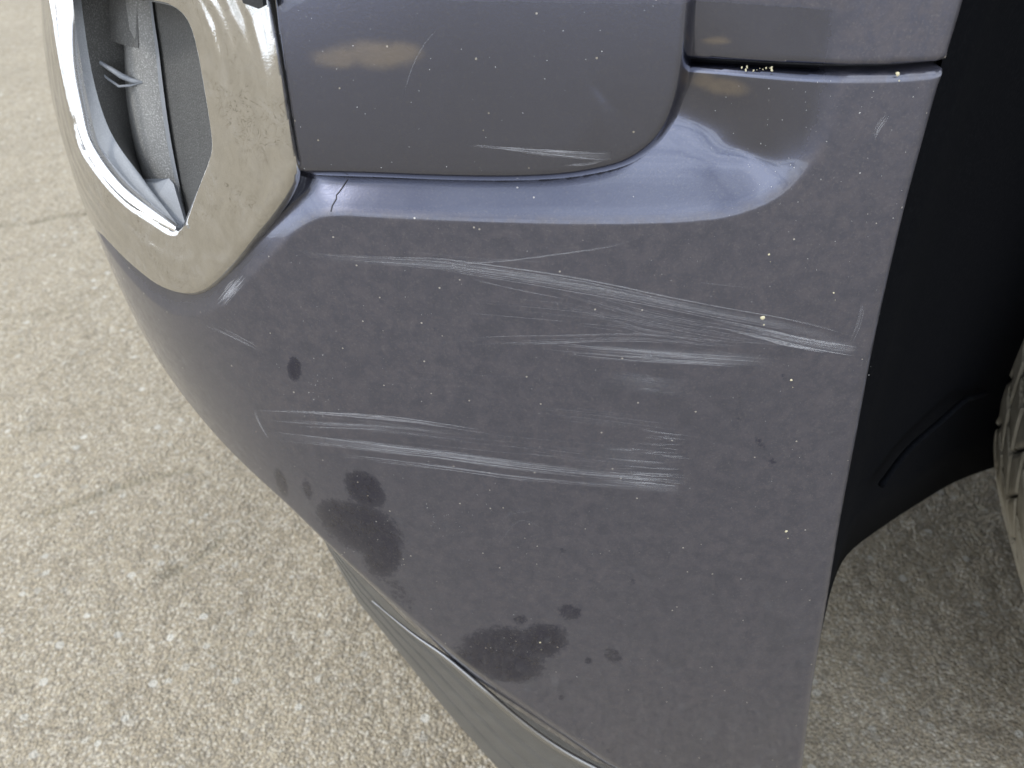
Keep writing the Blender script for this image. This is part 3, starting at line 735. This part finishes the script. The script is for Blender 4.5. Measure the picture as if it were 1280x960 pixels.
marks('scratch', [([(740, 594), (800, 599), (865, 604)], 9, 22, 1.2, [.2, .8, 1], .5), ([(720, 600), (790, 606), (850, 612)], 0, 1, 14, [.02, .35, .5], 0),
    ([(742, 566), (790, 569), (846, 573)], 8, 12, 1.0, [.1, .4, .6, .3], .7), ([(786, 560), (830, 563), (872, 566)], 9, 14, 1.0, [.1, .4, .6, .2], .7), ([(760, 580), (810, 583), (862, 586)], 8, 12, 1.0, [.1, .4, .5, .2], .7),
    ([(720, 568), (790, 574), (850, 580)], 0, 1, 50, [.02, .14, .10], 0), ([(800, 541), (840, 546), (866, 549)], 5, 10, 1.0, [.2, .7, .5], .6), ([(640, 512), (740, 522), (860, 536)], 10, 12, .7, .22, .5), ([(640, 560), (740, 574), (800, 582)], 12, 14, .7, .2, .5)], seed=6)
marks('scratch', [([(330, 524), (430, 533), (560, 548), (720, 562), (840, 572)], 12, 16, .6, [.25, .3, .25, .3, .2], .8), ([(420, 470), (560, 478), (700, 486)], 14, 8, .5, .2, .8), ([(560, 380), (760, 400), (1000, 440)], 20, 22, .6, [.2, .35, .4, .3], .8)], seed=11)
marks('scratch', [([(252, 402), (275, 412), (305, 426), (330, 440)], 3, 7, .8, .5, .4), ([(480, 430), (560, 428), (640, 420)], 1, 2, .7, .2, .3),
    ([(690, 668), (650, 650), (615, 690)], 2, 3, .7, .18, .3), ([(620, 655), (640, 640), (680, 636)], 2, 3, .7, .18, .3)], seed=7)
marks('scuff', [([(272, 382), (290, 362), (306, 344)], 7, 26, 1.2, [.3, .9, .5], .5), ([(276, 378), (292, 360), (302, 348)], 0, 1, 14, [.1, .5, .2], 0)], seed=8)
marks('scuff', [([(1090, 178), (1098, 160), (1106, 148), (1110, 140)], 4, 12, 1.0, .6, .4), ([(1062, 430), (1075, 400), (1080, 370)], 3, 6, .8, .4, .3)], seed=9)
marks('scratch', [([(585, 181), (640, 186), (690, 191), (740, 196), (768, 196)], [1, 2, 5, 7], 18, 1.0, [.5, .6, .7, .6], .5), ([(650, 188), (720, 194), (765, 194)], 0, 1, 11, [.05, .45, .3], 0),
    ([(705, 207), (735, 205), (755, 200)], 2, 6, 1, .4, .3), ([(548, 34), (530, 56), (516, 82), (505, 118)], .4, 3, .9, .5, .1)], fn=panel_surf, seed=10)
# hairline crack in the ledge
Cp = resample(np.array([(434, 224), (428, 233), (423, 240), (420, 243), (420, 248), (415, 256), (413, 264)], float), 30)
H = hit(Cp, surf); H2 = hit(Cp+np.array([1.1, .4]), surf); Pa = surf(H[:, 0], H[:, 1])+NRM(H)*.0003; Pb = surf(H2[:, 0], H2[:, 1])+NRM(H2)*.0003
V = np.concatenate([Pa, Pb]); ix = np.arange(60).reshape(2, 30)
to_car(mesh_obj('paint_crack', V, np.stack([ix[:-1, :-1], ix[:-1, 1:], ix[1:, 1:], ix[1:, :-1]], -1).reshape(-1, 4), M['crack']))

def flecks(name, px, size, fn, m, seed=1, stuff=True, elong=1.6):
    r = np.random.RandomState(seed); H = hit(px, fn); n = len(px)
    P = fn(H[:, 0], H[:, 1]); Nn = NRM(H); Vs = []; Fs = []
    for i in range(n):
        a = np.cross(Nn[i], [0, 0, 1.]); a /= np.linalg.norm(a); b = np.cross(Nn[i], a); th = r.uniform(0, pi); a, b = a*cos(th)+b*sin(th), b*cos(th)-a*sin(th)
        k = 6; s = size[i]; base = len(Vs)
        for j in range(k):
            t = 2*pi*j/k; q = r.uniform(.7, 1.25); Vs.append(P[i]+(a*cos(t)*s*elong*q+b*sin(t)*s*q)+Nn[i]*.00003)
        Vs.append(P[i]+Nn[i]*s*.8)
        for j in range(k): Fs.append([base+j, base+(j+1) % k, base+k])
    o = to_car(mesh_obj(name, np.array(Vs), Fs, m, None)); 
    if stuff: o['kind'] = 'stuff'
    return o
PXg = []
while len(PXg) < 430:
    x, y = RS.uniform(150, 1110), RS.uniform(285, 955)
    # stay on the lower face
    if x > 1205-.215*y-14 or y > 285+(x-180)*1.22 or (x < 400 and y < 285+(400-x)*.9): continue
    PXg.append((x, y))
PXg = np.array(PXg); flecks('grit', PXg, .00005+.00011*RS.rand(len(PXg))**3, surf, M['grit'], 3)
PXg = np.stack([RS.uniform(350, 850, 60), RS.uniform(5, 215, 60)], -1); PXg = PXg[(PXg[:, 0] < 800) | (PXg[:, 1] < 120)]
flecks('grit', PXg, .00006+.00012*RS.rand(len(PXg))**3, panel_surf, M['grit'], 4)
PXg = np.stack([RS.uniform(885, 1150, 70), RS.uniform(100, 290, 70)], -1)
PXg = PXg[PXg[:, 0] < 1190-.2*PXg[:, 1]-14]
flecks('grit', PXg, .00008+.00014*RS.rand(len(PXg))**2, surf, M['grit'], 5)
fine_px = RS.normal((400, 490), (10, 30), (26, 2)); fine_px = np.vstack([fine_px, RS.normal((455, 670), (25, 22), (22, 2)), RS.normal((650, 805), (30, 18), (26, 2)), RS.normal((560, 650), (22, 16), (16, 2))])
flecks('grit', fine_px, .00008+.00016*RS.rand(len(fine_px))**2, surf, M['grit'], 6)
dbx = np.stack([RS.uniform(925, 965, 14), RS.uniform(83, 90, 14)], -1); flecks('seam_debris', dbx, .0001+.0003*RS.rand(14), surf, M['dropping'], 8)
for i, (p, s) in enumerate([((953, 397), .0011), ((983, 664), .0010), ((989, 475), .0007), ((1122, 92), .0009), ((675, 803), .0006), ((1042, 366), .0005), ((961, 318), .0005)]):
    flecks('dried_speck', np.array([p, (p[0]+2, p[1]+9)]), [s, s*.35], surf, M['dropping'], 20+i, False, 1.0)

# ================================================================== GROUND
def hash2(i, j, s):
    n = (i.astype(np.int64)*374761393+j.astype(np.int64)*668265263+s*974711) & 0x7fffffff
    n = (n ^ (n >> 13))*1274126177 & 0x7fffffff
    return ((n ^ (n >> 16)) & 0xffff)/65535.
def vnoise(x, y, s=0):
    i = np.floor(x); j = np.floor(y); u = smooth(x-i); v = smooth(y-j); i = i.astype(int); j = j.astype(int)
    return (hash2(i, j, s)*(1-u)+hash2(i+1, j, s)*u)*(1-v)+(hash2(i, j+1, s)*(1-u)+hash2(i+1, j+1, s)*u)*v
def grow(a, h, n, g): return a+np.cumsum(h*g**np.arange(1, n+1))
gx = np.concatenate([-grow(1.5, .004, 110, 1.09)[::-1], np.arange(-1.5, .75, .0042), grow(.75, .005, 105, 1.09)])
gy = np.concatenate([-grow(.02, .005, 105, 1.09)[::-1], np.arange(0., 1.25, .0042), grow(1.25, .0042, 420, 1.008), ])
gy = np.concatenate([gy, grow(gy[-1], .15, 70, 1.08)])
X, Y = np.meshgrid(gx, gy); x = X.ravel(); y = Y.ravel()
def ground_px(p):
    v = ray(np.array(p, float)); t = -CAM[2]/v[:, 2]; return (CAM+v*t[:, None])[:, :2]
h = .0025*(vnoise(x*110, y*110, 1)-.5)+.0035*(vnoise(x*48, y*48, 3)-.5)+.006*(vnoise(x*14, y*14, 4)-.5)+.010*(vnoise(x*4, y*4, 5)-.5)
Q = np.stack([x, y], -1); cr_ = np.zeros(len(Q))
for pts, w, dpt in [([(-60, 290), (0, 280), (40, 275), (70, 268), (110, 262), (200, 250)], .006, .008), ([(40, 645), (75, 632), (110, 622), (150, 607), (200, 594), (240, 588)], .006, .006),
                    ([(205, 716), (235, 700), (262, 682), (285, 660)], .005, .006), ([(0, 395), (60, 390), (120, 386)], .008, .003), ([(-20, 560), (20, 540), (60, 530)], .006, .004)]:
    L_ = catmull(ground_px(pts), 4); m = (x > L_[:, 0].min()-.1) & (x < L_[:, 0].max()+.1) & (y > L_[:, 1].min()-.1) & (y < L_[:, 1].max()+.1)
    d, _ = near(Q[m], L_); d = d+.006*(vnoise(x[m]*60, y[m]*60, 9)-.5)
    g_ = np.exp(-np.maximum(d, 0)**2/w**2); h[m] -= dpt*.6*g_; cr_[m] = np.maximum(cr_[m], g_*dpt/.008)
h += 0
h *= np.clip(1.3-np.hypot(x, y)/12, 0, 1); h -= .006
idx = np.arange(len(x)).reshape(X.shape); f = np.stack([idx[:-1, :-1], idx[:-1, 1:], idx[1:, 1:], idx[1:, :-1]], -1).reshape(-1, 4)
def ground_material():
    m, nt, b = mat('rough_concrete'); L = nt.links.new
    g = node(nt, 'ShaderNodeNewGeometry').outputs['Position']
    big = noise(nt, g, 3.2, 5, .55); mid = noise(nt, g, 22, 6, .6); gr = noise(nt, g, 210, 4, .65)
    v = node(nt, 'ShaderNodeTexVoronoi', inp={'Scale': 290.}); L(g, v.inputs['Vector'])
    v2 = node(nt, 'ShaderNodeTexVoronoi', inp={'Scale': 70., 'Randomness': 1.}); L(g, v2.inputs['Vector'])
    c = mixc(nt, mapr(nt, big, .3, .7), (.315, .265, .185), (.375, .318, .225))
    c = mixc(nt, mth(nt, 'MULTIPLY', mapr(nt, mid, .45, .72), .55), c, (.27, .225, .16))
    c = mixc(nt, mapr(nt, gr, .54, .70, 0, .4), c, (.60, .56, .47))
    v3 = node(nt, 'ShaderNodeTexVoronoi', inp={'Scale': 560.}); L(g, v3.inputs['Vector']); v3c = node(nt, 'ShaderNodeSeparateColor'); L(v3.outputs['Color'], v3c.inputs[0])
    c = mixc(nt, mapr(nt, v3c.outputs[0], .3, 1., 0, .5, False), c, (.62, .55, .43))
    c = mixc(nt, mapr(nt, v3c.outputs[1], .5, 1., 0, .75, False), c, (.16, .14, .11))
    va = node(nt, 'ShaderNodeSeparateColor'); L(v.outputs['Color'], va.inputs[0])
    c = mixc(nt, mapr(nt, va.outputs[0], .60, 1., 0, .55, False), c, (.62, .58, .50))
    c = mixc(nt, mapr(nt, va.outputs[1], .72, 1., 0, .5, False), c, (.17, .15, .12))
    c = mixc(nt, mapr(nt, v.outputs['Distance'], .45, .8, 0, .45), c, (.18, .16, .13))
    vc = node(nt, 'ShaderNodeSeparateColor'); L(v2.outputs['Color'], vc.inputs[0])
    st = mth(nt, 'MULTIPLY', mth(nt, 'LESS_THAN', v2.outputs['Distance'], .33), mth(nt, 'GREATER_THAN', vc.outputs[0], .88))
    c = mixc(nt, mth(nt, 'MULTIPLY', st, .7), c, mixc(nt, vc.outputs[1], (.62, .60, .54), (.22, .19, .14)))
    cra = node(nt, 'ShaderNodeAttribute', attribute_name='crack').outputs['Fac']
    c = mixc(nt, mth(nt, 'MULTIPLY', cra, .35), c, (.16, .15, .10))
    L(c, b.inputs['Base Color']); b.inputs['Roughness'].default_value = .95; b.inputs['Specular IOR Level'].default_value = .2
    hh = mth(nt, 'ADD', mth(nt, 'MULTIPLY', v.outputs['Distance'], -.8), mth(nt, 'MULTIPLY', va.outputs[2], .7))
    hh = mth(nt, 'ADD', hh, mth(nt, 'MULTIPLY', v3.outputs['Distance'], -.3))
    L(bump(nt, hh, .8, .0045), b.inputs['Normal']); return m
grd = mesh_obj('ground', np.stack([x, y, h], -1), f, ground_material(), None, attrs={'crack': cr_})
grd['kind'] = 'structure'; grd['label'] = 'rough pale concrete with coarse grain and thin cracks'
